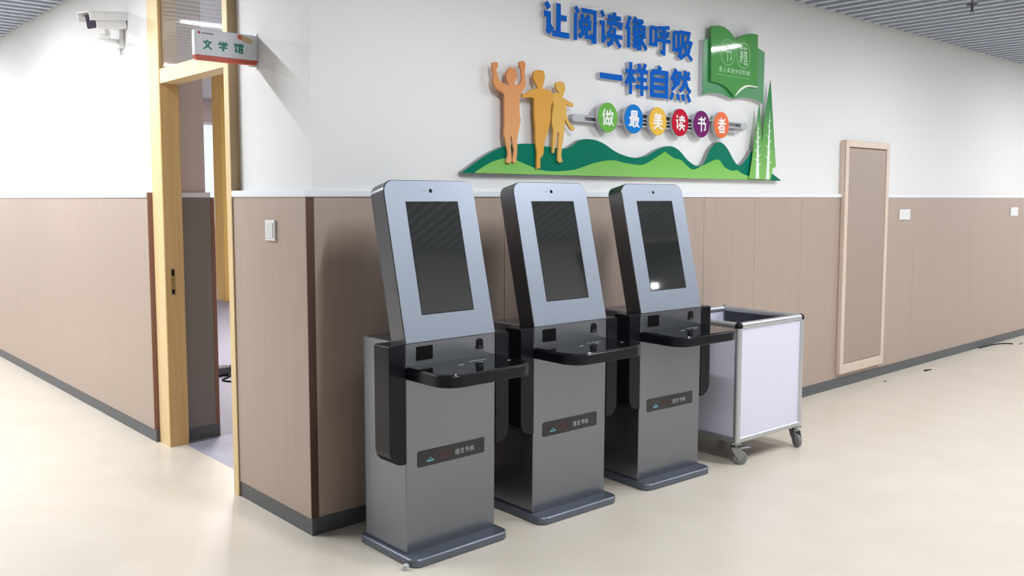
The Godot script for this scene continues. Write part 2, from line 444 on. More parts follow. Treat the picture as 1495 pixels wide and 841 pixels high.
func library_room():
	# short pier just inside the door
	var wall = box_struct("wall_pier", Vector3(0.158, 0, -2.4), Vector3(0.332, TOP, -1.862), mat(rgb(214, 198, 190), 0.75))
	var pb := MB.new()
	pb.box(Vector3(0.158, 0.076, -1.862), Vector3(0.352, 1.457, -1.842), 0.0018)
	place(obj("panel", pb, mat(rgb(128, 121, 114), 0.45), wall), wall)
	var eb := MB.new()
	eb.box(Vector3(0.352, 0.076, -1.95), Vector3(0.378, 1.457, -1.843), 0.002)
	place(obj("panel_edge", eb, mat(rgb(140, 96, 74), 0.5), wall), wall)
	box_struct("trim_3", Vector3(0.158, 1.457, -1.99), Vector3(0.352, 1.487, -1.836), M.ledge, 0.003)
	box_struct("baseboard_pier", Vector3(0.158, 0, -1.95), Vector3(0.378, 0.075, -1.845), M.base)
	# far wall with a window
	var m := mat(rgb(212, 200, 196), 0.8)
	var b := MB.new(Vector3(4.6, 1.6, -13.1))
	b.box(Vector3(0.06, 0, -13.2), Vector3(4.2, TOP, -13.0))
	b.box(Vector3(6.2, 0, -13.2), Vector3(9.2, TOP, -13.0))
	b.box(Vector3(4.2, 0, -13.2), Vector3(6.2, 0.9, -13.0))
	b.box(Vector3(4.2, 2.88, -13.2), Vector3(6.2, TOP, -13.0))
	struct("wall_library", b, m)
	var w := MB.new(Vector3(5.2, 1.9, -13.05))
	w.box(Vector3(4.2, 0.9, -13.06), Vector3(6.2, 0.95, -13.0)); w.box(Vector3(4.2, 2.83, -13.06), Vector3(6.2, 2.88, -13.0))
	w.box(Vector3(4.2, 0.95, -13.06), Vector3(4.25, 2.83, -13.0)); w.box(Vector3(6.15, 0.95, -13.06), Vector3(6.2, 2.83, -13.0))
	var win := struct("window_1", w, M.plastic)
	b = MB.new(Vector3(5.2, 1.9, -13.05))
	b.box(Vector3(4.25, 0.95, -13.04), Vector3(6.15, 2.83, -13.034))
	obj("pane", b, M.glass, win)
	box_struct("wall_library_side", Vector3(9.0, 0, -13.0), Vector3(9.2, TOP, -0.15), m)
	box_struct("wall_library_end", Vector3(0.06, 0, -13.0), Vector3(0.158, TOP, -9.2), m)
	box_struct("ceiling_library", Vector3(0.16, TOP, -13.2), Vector3(9.2, TOP + 0.1, -0.15), M.shell)
	# timber clad column in the room
	b = MB.new(Vector3(3.5, 0, -8.8))
	b.box(Vector3(3.46, 0.0, -8.97), Vector3(3.76, TOP, -8.67), 0.004)
	lone("column", b, grain(rgb(226, 182, 96), rgb(236, 198, 116), Vector3(2.4, 0.12, 2.4), 0.02, 0.4, 13), "pale timber clad column seen through the open doorway", "column")
	# flex with its small box lying on the library floor
	var ad := thing("power_strip", Vector3(1.2, 0, -3.62), "dark grey power box with black flex on the floor beyond the door", "power strip")
	b = MB.new()
	b.box(Vector3(-0.16, 0.012, -0.06), Vector3(0.03, 0.075, 0.05), 0.006)
	obj("body", b, mat(rgb(88, 90, 90), 0.5), ad)
	b = MB.new()
	for i in 5:
		b.box(Vector3(-0.14 + 0.034 * i, 0.0, -0.05), Vector3(-0.122 + 0.034 * i, 0.014, 0.04))
	obj("foot", b, M.black_soft, ad)
	b = MB.new()
	b.box(Vector3(0.04, 0.02, -0.05), Vector3(0.13, 0.07, 0.0), 0.008)
	obj("plug", b, M.black_soft, ad)
	b = MB.new()
	b.tube(arc3([Vector3(0.1, 0.04, -0.02), Vector3(0.0, 0.01, 0.1), Vector3(-0.12, 0.008, 0.22), Vector3(-0.05, 0.008, 0.36), Vector3(0.12, 0.008, 0.38), Vector3(0.3, 0.008, 0.3)]), 0.007)
	b.tube(arc3([Vector3(0.3, 0.008, 0.0), Vector3(0.1, 0.008, 0.08), Vector3(0.04, 0.008, 0.14), Vector3(0.12, 0.008, 0.2), Vector3(0.32, 0.008, 0.2)]), 0.007)
	obj("flex", b, M.black_soft, ad)

func arc3(p: Array) -> PackedVector3Array:
	var o := PackedVector3Array()
	for i in p.size() - 1:
		var a: Vector3 = p[maxi(i - 1, 0)]; var d: Vector3 = p[mini(i + 2, p.size() - 1)]
		for k in 6:
			o.append(p[i].cubic_interpolate(p[i + 1], a, d, k / 6.0))
	o.append(p[p.size() - 1])
	return o

const PITCH := 0.139
const Y_RIGHT := 2.792
const Y_LEFT := 2.83
func ceilings():
	# hall: slats run from the long wall outwards
	var c = box_struct("ceiling", Vector3(-5.2, 2.98, 0.0), Vector3(12.2, 3.3, 4.5), M.plenum)
	var b := MB.new()
	b.box(Vector3(-0.0215, 0, -2.14), Vector3(0.0215, 0.085, 2.14), 0.002)
	var slat := b.st.commit()
	slat.surface_set_material(0, M.slat)
	for k in range(-61, 60):
		slat_at(c, slat, Vector3(3.60 + PITCH * k, Y_RIGHT, 2.152), 0.0)
	# corridor: slats run across, out of the left wall
	c = box_struct("ceiling_corridor", Vector3(-5.2, 2.98, -9.2), Vector3(0.06, 3.3, 0.0), M.plenum)
	b = MB.new()
	b.box(Vector3(-2.515, 0, -0.0215), Vector3(2.515, 0.085, 0.0215), 0.002)
	slat = b.st.commit()
	slat.surface_set_material(0, M.slat)
	for k in range(-26, 38):
		slat_at(c, slat, Vector3(-2.47, Y_LEFT, -3.70 - PITCH * k), 0.0)

func slat_at(parent: Node3D, mesh: Mesh, at: Vector3, turn: float):
	var o := MeshInstance3D.new()
	o.name = "slat"
	o.mesh = mesh
	parent.add_child(o, true)
	o.position = at - parent.position
	o.rotation.y = turn

func lamp(at: Vector3, along_x: bool, length: float, power: float, spot: String):
	var o := thing("ceiling_lamp", at, "long white linear lamp recessed between grey ceiling slats " + spot, "lamp", "linear ceiling lamps", PI / 2 if along_x else 0.0)
	var b := MB.new()
	b.box(Vector3(-0.042, 0.012, -length / 2 - 0.01), Vector3(0.042, 0.075, length / 2 + 0.01), 0.002)
	obj("housing", b, M.plastic, o)
	b = MB.new()
	b.box(Vector3(-0.04, 0.002, -length / 2), Vector3(0.04, 0.0125, length / 2), 0.002)
	obj("diffuser", b, M.lamp, o)
	var a := AreaLight3D.new()
	a.name = "light"
	o.add_child(a)
	a.rotation.x = -PI / 2
	a.position.y = -0.002
	a.area_size = Vector2(0.076, length - 0.02)
	a.light_energy = power
	a.light_color = Color(0.97, 0.985, 1.0)
	a.area_range = 25.0
	a.shadow_enabled = true

func lamps():
	for at in [0.42, 2.62, 4.80, 7.70, 9.90, 11.50]:
		var x: float = 3.60 + PITCH * (roundf((at - 3.60) / PITCH) + 0.5)
		lamp(Vector3(x, Y_RIGHT, 2.05), false, 1.5, LAMP_RIGHT, "in the hall")
	for z in [-1.545, -3.7 + 0.0695, -5.855, -8.01]:
		var zz: float = -3.70 - PITCH * (roundf((-3.70 - z) / PITCH) + 0.5)
		lamp(Vector3(-1.55, Y_LEFT, zz), true, 1.5, LAMP_LEFT, "in the corridor")
	var el := thing("emergency_lamp", Vector3(5.45, 2.14, 4.24), "small white emergency lamp on the dark doors opposite the kiosks", "lamp")
	var eb := MB.new()
	eb.box(Vector3(-0.09, -0.01, -0.04), Vector3(0.09, 0.07, 0.0), 0.004)
	obj("housing", eb, M.plastic, el)
	eb = MB.new()
	eb.box(Vector3(-0.06, 0.0, -0.046), Vector3(0.06, 0.05, -0.04), 0.002)
	obj("diffuser", eb, M.lamp, el)
	var ea := AreaLight3D.new()
	ea.name = "light"
	el.add_child(ea)
	ea.position = Vector3(0, 0.03, -0.05)
	ea.area_size = Vector2(0.115, 0.045); ea.light_energy = 0.12; ea.area_range = 20.0; ea.shadow_enabled = true
	for p in [Vector3(2.2, 3.288, -4.5), Vector3(4.2, 3.288, -9.5)]:
		var o := thing("ceiling_lamp", p, "square white lamp on the ceiling of the library room", "lamp", "library room lamps")
		var b := MB.new()
		b.box(Vector3(-0.3, 0, -0.3), Vector3(0.3, 0.012, 0.3), 0.002)
		obj("diffuser", b, M.lamp, o)
		var a := AreaLight3D.new()
		a.name = "light"
		o.add_child(a)
		a.rotation.x = -PI / 2; a.position.y = -0.003
		a.area_size = Vector2(0.58, 0.58); a.light_energy = LAMP_ROOM; a.area_range = 25.0; a.shadow_enabled = true
		a.light_color = Color(1.0, 0.97, 0.96)

# ---------------------------------------------------------------- kiosks
const KW := 0.2316
func kiosk(at: Vector3, turn: float, label: String) -> Node3D:
	var o := thing("self_service_kiosk", at, label, "kiosk", "self-service book kiosks", turn)
	var flat := Transform3D(Basis(Vector3(1, 0, 0), Vector3(0, 0, 1), Vector3(0, -1, 0)), Vector3.ZERO)
	var b := MB.new()
	b.prism(rrect(-0.2516, -0.34, 0.2516, 0.0725, 0.045, 0.045, 0.045, 0.045), -0.034, 0.0, flat, 0.004)
	obj("base_plate", b, M.silver_base, o)
	# lower body and the upright strip of controls above the tray
	b = MB.new()
	b.prism(PackedVector2Array([Vector2(0.008, 0.034), Vector2(0.0, 0.8809), Vector2(0.105, 0.8809), Vector2(0.305, 0.8809), Vector2(0.305, 0.034)]), -KW, KW, Transform3D(Basis(Vector3(0, 0, -1), Vector3(0, 1, 0), Vector3(1, 0, 0)), Vector3.ZERO), 0.004)
	obj("body", b, M.silver, o)
	# leaning slab with the screen
	var up := Vector3(0, 0.6448, -0.1529).normalized()
	var nrm := Vector3(0, 0.1529, 0.6448).normalized()
	var lean := Transform3D(Basis(Vector3(1, 0, 0), up, nrm), Vector3(0, 0.8809, 0))
	var ln := 0.6627
	b = MB.new()
	b.prism(rrect(-KW, 0.0, KW, ln, 0.0, 0.0, 0.05, 0.05, 8), -0.097, 0.0, lean, 0.0025)
	var slab := obj("display_housing", b, M.housing, o)
	b = MB.new()
	b.prism(rrect(-KW + 0.003, 0.003, KW - 0.003, ln - 0.003, 0.0, 0.0, 0.048, 0.048, 8), -0.003, 0.0009, lean, 0.0008)
	obj("front_panel", b, M.front, slab)
	b = MB.new()
	b.box(Vector3(-0.1307, 0.169 * ln, 0.0), Vector3(0.1307, 0.8593 * ln, 0.0018), 0.0, lean)
	obj("screen", b, M.screen, slab)
	b = MB.new()
	for s in [[-0.1337, -0.1307], [0.1307, 0.1337]]:
		b.box(Vector3(s[0], 0.169 * ln, 0.0), Vector3(s[1], 0.8593 * ln, 0.0022), 0.0, lean)
	for s in [[0.169 * ln - 0.003, 0.169 * ln], [0.8593 * ln, 0.8593 * ln + 0.003]]:
		b.box(Vector3(-0.1337, s[0], 0.0), Vector3(0.1337, s[1], 0.0022), 0.0, lean)
	obj("bezel", b, M.black_soft, slab)
	b = MB.new()
	b.cyl(0.0085, lean * Vector3(0.0, 0.932 * ln, -0.002), lean * Vector3(0.0, 0.932 * ln, 0.0025), 0.001)
	obj("camera_lens", b, M.black_gloss, slab)
	b = MB.new()
	for x in [-0.028, -0.041]:
		b.cyl(0.0022, lean * Vector3(x, 0.932 * ln, -0.002), lean * Vector3(x, 0.932 * ln, 0.001), 0.0, 8)
	obj("sensor_dot", b, M.label, slab)
	# control strip
	b = MB.new()
	b.box(Vector3(-0.18, 0.811, -0.002), Vector3(-0.101, 0.867, 0.0035), 0.001)
	obj("scanner_window", b, mat(rgb(12, 12, 15), 0.35, 0.0, 0.25), o)
	b = MB.new()
	b.prism(rrect(0.128, 0.823, 0.160, 0.868, 0.004, 0.004, 0.016, 0.016), -0.002, 0.006, Transform3D(), 0.001)
	var fr := obj("fingerprint_reader", b, M.black_soft, o)
	b = MB.new()
	b.prism(rrect(0.128, 0.822, 0.160, 0.834, 0.006, 0.006, 0.001, 0.001), 0.0, 0.010, Transform3D(), 0.001)
	obj("reader_lip", b, M.label, fr)
	# tray
	b = MB.new()
	b.prism(rrect(-KW, -0.01, KW, 0.262, 0.0, 0.0, 0.085, 0.085, 10), -0.787, -0.742, flat, 0.003)
	var tray := obj("tray", b, M.black, o)
	b = MB.new()
	b.prism(rrect(-KW + 0.006, 0.0, KW - 0.006, 0.256, 0.0, 0.0, 0.08, 0.08, 10), -0.792, -0.785, flat, 0.001)
	obj("tray_top", b, M.black_gloss, tray)
	for q in [[-0.05, 0.10, -0.025, 0.106], [0.03, 0.07, 0.12, 0.073], [0.05, 0.10, 0.075, 0.103], [0.165, 0.15, 0.18, 0.156]]:
		b = MB.new()
		b.box(Vector3(q[0], 0.7915, q[1]), Vector3(q[2], 0.7925, q[3]))
		obj("tray_marking", b, M.print_white, tray)
	# side wings
	for s in [-1.0, 1.0]:
		b = MB.new()
		if s < 0:
			b.prism(rrect(-0.3085, 0.402, -KW - 0.0005, 0.8809, 0.062, 0.0, 0.0, 0.008), -0.108, 0.0, Transform3D(), 0.003)
		else:
			b.prism(rrect(KW + 0.0005, 0.402, 0.3085, 0.8809, 0.0, 0.062, 0.008, 0.0), -0.108, 0.0, Transform3D(), 0.003)
		obj("side_wing", b, M.black, o)
	# name plate, leaning with the body
	var face := Transform3D(Basis(Vector3.RIGHT, Vector3(0, 1, 0.0094).normalized(), Vector3(0, -0.0094, 1).normalized()), Vector3(0, 0.376, -0.0048))
	b = MB.new()
	b.prism(rrect(-0.1755, 0.0, 0.171, 0.066, 0.008, 0.008, 0.008, 0.008), -0.001, 0.003, face, 0.0008)
	var plate := obj("name_plate", b, M.label, o)
	b = MB.new()
	b.box(Vector3(-0.133, 0.0175, 0.002), Vector3(-0.096, 0.0235, 0.0036), 0.0, face)
	b.prism(PackedVector2Array([Vector2(-0.13, 0.026), Vector2(-0.115, 0.034), Vector2(-0.1, 0.026), Vector2(-0.115, 0.030)]), 0.002, 0.0036, face)
	obj("emblem", b, M.print_cyan, plate)
	b = MB.new()
	for i in 2:
		glyph(b, "自助"[i], -0.072 + 0.034 * i, 0.021, 0.026, 0.026, 0.002, 0.0036, face, 10.0)
	obj("lettering", b, M.print_red, plate)
	b = MB.new()
	for i in 4:
		glyph(b, "借还书机"[i], 0.012 + 0.0262 * i, 0.020, 0.0225, 0.023, 0.002, 0.0036, face, 9.0)
	obj("lettering", b, M.print_white, plate)
	return o

func kiosks():
	kiosk(Vector3(0.3477, 0, 0.5107), -0.0016, "grey touchscreen kiosk nearest the wall corner, leftmost of the three")
	kiosk(Vector3(1.0382, 0, 0.5157), -0.0248, "grey touchscreen kiosk with kiosks on both sides, middle of the three")
	kiosk(Vector3(1.7535, 0, 0.5339), -0.0546, "grey touchscreen kiosk right beside the white cart")
	# white plastic crumb stuck against the first base
	var b := MB.new(Vector3(0.075, 0, 0.556))
	b.cyl(0.013, Vector3(0.075, 0.0, 0.556), Vector3(0.075, 0.022, 0.556), 0.003, 10)
	lone("floor_bumper", b, M.print_white, "small pale cap on the floor against the leftmost kiosk base", "bumper")

# ---------------------------------------------------------------- cart
func cart():
	var o := thing("book_cart", Vector3(2.519, 0, 0.366), "open white panelled cart with aluminium frame on castors", "cart", "", -0.038)
	var w := 0.314; var d := 0.29; var y0 := 0.124; var y1 := 0.783; var r := 0.019
	var iw := w - r; var id := d - r
	for s in [[-1, 1], [1, 1], [-1, -1], [1, -1]]:
		var b := MB.new()
		b.cyl(r, Vector3(s[0] * iw, y0, s[1] * id), Vector3(s[0] * iw, y1 - 0.03, s[1] * id))
		obj("post", b, M.alu, o)
		b = MB.new()
		var prof := PackedVector2Array([Vector2(0, 0), Vector2(r + 0.002, 0), Vector2(r + 0.002, 0.012)])
		for k in range(1, 7):
			prof.append(Vector2((r + 0.002) * cos(k * PI / 12), 0.012 + (r + 0.001) * sin(k * PI / 12)))
		b.lathe(prof, Transform3D(Basis(), Vector3(s[0] * iw, y1 - 0.03, s[1] * id)))
		obj("corner_cap", b, M.black_soft, o)
		# castor
		var cx: float = s[0] * (iw - 0.012); var cz: float = s[1] * (id - 0.012)
		var turn := 0.75 if s[0] < 0 else -0.35
		var t := Transform3D(Basis(Vector3.UP, turn), Vector3(cx, 0, cz))
		b = MB.new()
		b.box(Vector3(-0.028, y0 - 0.010, -0.028), Vector3(0.028, y0 - 0.0005, 0.028), 0.001, t)
		b.cyl(0.014, t * Vector3(0, y0 - 0.03, 0), t * Vector3(0, y0 - 0.008, 0))
		var arm := PackedVector2Array([Vector2(-0.026, 0.098), Vector2(0.026, 0.098), Vector2(0.04, 0.05), Vector2(0.03, 0.026), Vector2(0.016, 0.026), Vector2(-0.016, 0.07)])
		var side := Transform3D(Basis(Vector3(0, 0, 1), Vector3(0, 1, 0), Vector3(-1, 0, 0)), Vector3.ZERO)
		b.prism(arm, -0.0215, -0.018, t * side); b.prism(arm, 0.018, 0.0215, t * side)
		b.box(Vector3(-0.0215, 0.094, -0.026), Vector3(0.0215, 0.099, 0.026), 0.001, t)
		var ca := obj("caster", b, M.steel, o)
		b = MB.new()
		var wheel := Transform3D(t.basis * Basis(Vector3(0, 1, 0), Vector3(-1, 0, 0), Vector3(0, 0, 1)), t * Vector3(-0.014, 0.0375, 0.023))
		b.lathe(PackedVector2Array([Vector2(0, 0), Vector2(0.02, 0.0), Vector2(0.022, 0.003), Vector2(0.032, 0.003), Vector2(0.0375, 0.008), Vector2(0.0375, 0.02), Vector2(0.032, 0.025), Vector2(0.022, 0.025), Vector2(0.02, 0.028), Vector2(0, 0.028)]), Transform3D(t.basis * Basis(Vector3(0, 1, 0), Vector3(1, 0, 0), Vector3(0, 0, -1)), t * Vector3(-0.014, 0.0375, 0.023)), 24)
		obj("wheel", b, M.rubber, ca)
		if s[0] < 0:
			b = MB.new()
			b.box(Vector3(-0.017, 0.076, 0.0), Vector3(0.017, 0.081, 0.085), 0.001, Transform3D(Basis(Vector3.UP, 1.25), Vector3(cx, 0.012, cz)))
			obj("brake_lever", b, M.alu, ca)
	for s in [-1.0, 1.0]:
		var b := MB.new()
		b.cyl(r, Vector3(-iw + 0.012, y1 - 0.019, s * id), Vector3(iw - 0.012, y1 - 0.019, s * id))
		obj("top_rail", b, M.alu, o)
		b = MB.new()
		b.cyl(r, Vector3(s * iw, y1 - 0.019, -id + 0.012), Vector3(s * iw, y1 - 0.019, id - 0.012))
		obj("top_rail", b, M.alu, o)
		b = MB.new()
		b.box(Vector3(-iw, y0, s * id - 0.017), Vector3(iw, y0 + 0.028, s * id + 0.017), 0.004)
		obj("bottom_rail", b, M.alu, o)
		b = MB.new()
		b.box(Vector3(s * iw - 0.017, y0, -id), Vector3(s * iw + 0.017, y0 + 0.028, id), 0.004)
		obj("bottom_rail", b, M.alu, o)
		b = MB.new()
		b.box(Vector3(-iw + 0.01, y0 + 0.025, s * id - 0.006), Vector3(iw - 0.01, y1 - 0.03, s * id + 0.008))
		obj("panel", b, M.cart_panel, o)
		b = MB.new()
		b.box(Vector3(s * iw - 0.008, y0 + 0.025, -id + 0.01), Vector3(s * iw + 0.008, y1 - 0.03, id - 0.01))
		obj("panel", b, M.cart_panel, o)
	var b := MB.new()
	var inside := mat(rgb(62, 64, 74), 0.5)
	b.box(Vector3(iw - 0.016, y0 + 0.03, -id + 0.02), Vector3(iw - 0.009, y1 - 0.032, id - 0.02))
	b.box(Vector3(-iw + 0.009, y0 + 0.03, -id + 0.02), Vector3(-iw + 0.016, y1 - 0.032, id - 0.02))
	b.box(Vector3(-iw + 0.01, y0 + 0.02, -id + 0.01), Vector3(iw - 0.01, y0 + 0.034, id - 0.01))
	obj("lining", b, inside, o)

# ---------------------------------------------------------------- wall graphics
func cutout(called: String, outline: PackedVector2Array, z0: float, z1: float, low: Color, high: Color, label: String, category: String, group := "") -> MeshInstance3D:
	var box := Rect2(outline[0], Vector2.ZERO)
	for p in outline: box = box.expand(p)
	var b := MB.new(Vector3(box.get_center().x, box.position.y, z0))
	b.gradient(low, high, box.position.y, box.end.y)
	b.prism(outline, z0, z1, Transform3D(), 0.0015)
	return lone(called, b, M.art, label, category, group)

func wall_art():
	var zw := -0.0145
	# hills
	var top := smooth(pts("0.797 1.576 0.918 1.646 1.021 1.694 1.127 1.72 1.252 1.728 1.366 1.718 1.501 1.714 1.605 1.762 1.694 1.77 1.786 1.753 1.9 1.707 2.037 1.682 2.158 1.696 2.261 1.737 2.367 1.76 2.455 1.74 2.546 1.681 2.639 1.649 2.708 1.669 2.777 1.759 2.86 1.805 2.948 1.772 3.026 1.695 3.091 1.664 3.18 1.714 3.226 1.768"))
	top.append_array(pts("3.27 1.72 3.36 1.69 3.42 1.64 3.587 1.576 3.587 1.572"))
	top.append(Vector2(0.797, 1.572))
	var hb := Vector3(2.19, 1.57, 0)
	var hills := thing("hill_cutout", hb, "long dark and light green cutout of rolling hills above the kiosks", "wall decoration")
	var b := MB.new(hb)
	b.prism(top, zw, 0.017)
	obj("backing_board", b, M.board_edge, hills)
	b = MB.new(hb)
	b.prism(top, 0.0171, 0.020)
	obj("dark_hills", b, mat(rgb(0, 116, 92), 0.55, 0.0, 0.2), hills)
	var low := smooth(pts("0.871 1.576 0.987 1.631 1.093 1.651 1.17 1.633 1.297 1.599 1.413 1.592 1.567 1.605 1.709 1.642 1.858 1.662 1.974 1.649 2.113 1.643 2.215 1.678 2.32 1.726"))
	low.append_array(smooth(pts("2.33 1.722 2.407 1.69 2.474 1.680 2.588 1.627 2.703 1.657 2.822 1.692 2.87 1.688 2.92 1.65 2.997 1.628 3.06 1.632 3.1 1.618 3.165 1.602 3.3 1.59")))
	low.append_array(pts("3.45 1.578 3.45 1.573 0.871 1.573"))
	b = MB.new(hb)
	b.gradient(rgb(138, 198, 106), rgb(112, 182, 72), 1.58, 1.73)
	b.prism(low, 0.0201, 0.023)
	obj("light_hills", b, M.art, hills)
	# trees
	var sets := [
		["3.419 2.235 3.44 2.1 3.508 1.664 3.47 1.655 3.45 1.58 3.31 1.58 3.335 1.80 3.35 1.95", "3.416 2.04 3.408 1.579", 0.0285, "tall green pointed tree cutout with white trunk, rightmost in the wall picture"],
		["3.284 2.07 3.305 1.95 3.345 1.72 3.365 1.58 3.183 1.58 3.215 1.72 3.262 1.95", "3.272 1.971 3.277 1.581", 0.0335, "shorter green pointed tree cutout between hills and the tall tree"]]
	for s in sets:
		var p := pts(s[0])
		var line := pts(s[1])
		var base := Vector3(line[1].x, 1.58, 0)
		var o := thing("tree_cutout", base, s[3], "wall decoration", "tree cutouts")
		b = MB.new(base)
		b.gradient(rgb(132, 190, 98), rgb(38, 128, 78), 1.62, 2.12)
		b.prism(p, s[2] - 0.0045, s[2], Transform3D(), 0.0012)
		obj("crown", b, M.art, o)
		b = MB.new(base)
		var z: float = s[2]
		var h := line[0].y - line[1].y
		b.prism(PackedVector2Array([line[0], line[1] + Vector2(0.021, 0), line[1] - Vector2(0.021, 0)]), z, z + 0.001)
		for k in 9:
			var f := 0.22 + 0.075 * k
			var q := line[1].lerp(line[0], f)
			var len := 0.05 * (1.0 - f) + 0.012
			var sg := 1.0 if k % 2 == 0 else -1.0
			b.prism(PackedVector2Array([q + Vector2(0, -0.006), q + Vector2(sg * len, h * 0.05), q + Vector2(0, 0.006)]), z, z + 0.0008 + 0.00002 * k)
		obj("trunk", b, mat(rgb(225, 238, 226), 0.5), o)
	# children
	cutout("child_cutout", pts("0.972 2.104 0.992 2.111 1.012 2.108 1.01 2.087 1.0 2.074 1.007 2.048 1.021 2.023 1.059 2.007 1.08 2.01 1.062 2.038 1.066 2.069 1.078 2.086 1.095 2.094 1.118 2.092 1.131 2.08 1.138 2.052 1.119 2.02 1.127 2.009 1.154 2.019 1.168 2.047 1.161 2.09 1.15 2.104 1.148 2.125 1.175 2.135 1.193 2.126 1.191 2.1 1.186 2.08 1.197 2.026 1.183 1.994 1.161 1.973 1.151 1.944 1.154 1.866 1.161 1.843 1.146 1.78 1.138 1.74 1.136 1.677 1.129 1.63 1.111 1.625 1.104 1.637 1.114 1.692 1.101 1.738 1.097 1.758 1.088 1.753 1.095 1.691 1.101 1.637 1.085 1.622 1.062 1.628 1.074 1.675 1.059 1.729 1.048 1.771 1.053 1.829 1.051 1.914 1.051 1.956 1.043 1.966 0.997 1.983 0.977 2.015 0.982 2.054 0.974 2.076"), 0.0236, 0.035, rgb(228, 170, 118), rgb(212, 140, 88), "salmon orange cutout of a child with both arms raised", "wall decoration", "children cutouts")
	cutout("child_cutout", pts("1.170 1.972 1.191 1.975 1.235 1.998 1.279 2.008 1.262 2.028 1.244 2.054 1.246 2.08 1.258 2.094 1.279 2.1 1.318 2.099 1.328 2.07 1.318 2.033 1.31 2.01 1.352 2.006 1.386 1.99 1.394 1.962 1.378 1.94 1.37 1.911 1.368 1.855 1.355 1.806 1.328 1.748 1.316 1.675 1.295 1.652 1.297 1.606 1.269 1.6 1.269 1.641 1.271 1.682 1.26 1.745 1.26 1.809 1.252 1.872 1.252 1.952 1.235 1.959 1.191 1.954 1.168 1.950"), 0.0236, 0.0356, rgb(226, 168, 82), rgb(214, 156, 70), "amber cutout of the middle child with an arm around its neighbour", "wall decoration", "children cutouts")
	cutout("child_cutout", pts("1.386 1.992 1.427 1.996 1.405 2.015 1.403 2.04 1.414 2.05 1.432 2.055 1.455 2.055 1.468 2.047 1.475 2.017 1.462 1.992 1.456 1.975 1.497 1.96 1.535 1.948 1.533 1.931 1.509 1.931 1.48 1.94 1.483 1.887 1.51 1.843 1.546 1.824 1.54 1.807 1.516 1.81 1.489 1.838 1.474 1.862 1.469 1.82 1.461 1.754 1.452 1.721 1.446 1.671 1.458 1.643 1.435 1.636 1.419 1.646 1.422 1.72 1.428 1.793 1.416 1.793 1.407 1.743 1.394 1.686 1.38 1.685 1.382 1.751 1.387 1.8 1.376 1.84 1.379 1.88 1.387 1.929 1.383 1.962"), 0.0236, 0.0362, rgb(226, 182, 104), rgb(218, 170, 82), "yellow orange cutout of the smallest child, beside the grey rail", "wall decoration", "children cutouts")
	# big blue characters
	var rows := [["让", 1.309, 2.272, 0.197, 0.186], ["阅", 1.525, 2.277, 0.192, 0.182], ["读", 1.728, 2.277, 0.194, 0.192], ["像", 1.941, 2.284, 0.194, 0.180], ["呼", 2.148, 2.282, 0.200, 0.172], ["吸", 2.36, 2.272, 0.196, 0.178], ["一", 1.737, 2.013, 0.189, 0.205], ["样", 1.945, 2.031, 0.200, 0.184], ["自", 2.148, 2.031, 0.196, 0.182], ["然", 2.346, 2.028, 0.2, 0.186]]
	for i in rows.size():
		var r = rows[i]
		for c in [1, 2]:       # measured 35 mm off the wall, hung 12 mm off it
			r[c] = [0, -1.866, 1.45][c] + (r[c] - [0, -1.866, 1.45][c]) * 1.00695
		var at := Vector3(r[1] + r[3] / 2, r[2], 0)
		var where: String = ["leftmost blue raised character in the upper row of wall lettering", "second blue raised character from the left in the upper row", "third blue raised character from the left in the upper row", "fourth blue raised character from the left in the upper row", "fifth blue raised character, last but one in the upper row", "rightmost blue raised character in the upper row, beside the green book", "single blue bar shaped character starting the lower row of wall lettering", "second blue raised character in the lower row, beside the bar", "boxy blue raised character with three openings in the lower row", "rightmost blue raised character in the lower row, with four short feet"][i]
		var o := thing("raised_character", at, where, "letter", "blue wall characters")
		b = MB.new(at)
		var k := MB.new(at)
		glyph(b, r[0], r[1], r[2], r[3] * 1.007, r[4] * 1.007, zw, 0.012, Transform3D(), 15.5 if i == 0 or i == 6 or i == 8 else 12.5, k)
		obj("return_edge", k, M.side_grey, o)
		obj("face", b, M.blue, o)
	# rail and discs
	var rb := Vector3(2.35, 1.87, 0)
	var rail := thing("slogan_rail", rb, "slim grey slotted rail running behind the six coloured discs", "wall decoration")
	var bars := [[1.635, 1.886, 1.80, 1.898], [1.635, 1.858, 2.70, 1.868], [2.05, 1.879, 2.68, 1.888], [2.08, 1.929, 3.10, 1.938], [2.08, 1.899, 2.72, 1.908], [2.86, 1.898, 3.10, 1.907], [2.86, 1.868, 3.08, 1.876]]
	for q in bars:
		b = MB.new(rb)
		b.box(Vector3(q[0], q[1], zw), Vector3(q[2], q[3], 0.02), 0.002)
		obj("bar", b, M.rail, rail)
	b = MB.new(rb)
	b.prism(rrect(1.542, 1.858, 1.64, 1.898, 0.019, 0.0, 0.0, 0.019), zw, 0.02, Transform3D(), 0.002)
	obj("end_cap", b, M.rail, rail)
	b = MB.new(rb)
	b.prism(rrect(3.098, 1.898, 3.172, 1.938, 0.0, 0.019, 0.019, 0.0), zw, 0.02, Transform3D(), 0.002)
	obj("end_cap", b, M.rail, rail)
	var discs := [["做", 1.801, 1.892, rgb(108, 178, 76), "green"], ["最", 2.018, 1.897, rgb(8, 122, 206), "blue"], ["美", 2.230, 1.896, rgb(232, 186, 72), "yellow"], ["读", 2.440, 1.901, rgb(190, 12, 48), "crimson"], ["书", 2.650, 1.903, rgb(112, 28, 104), "purple"], ["者", 2.857, 1.909, rgb(234, 116, 72), "orange"]]
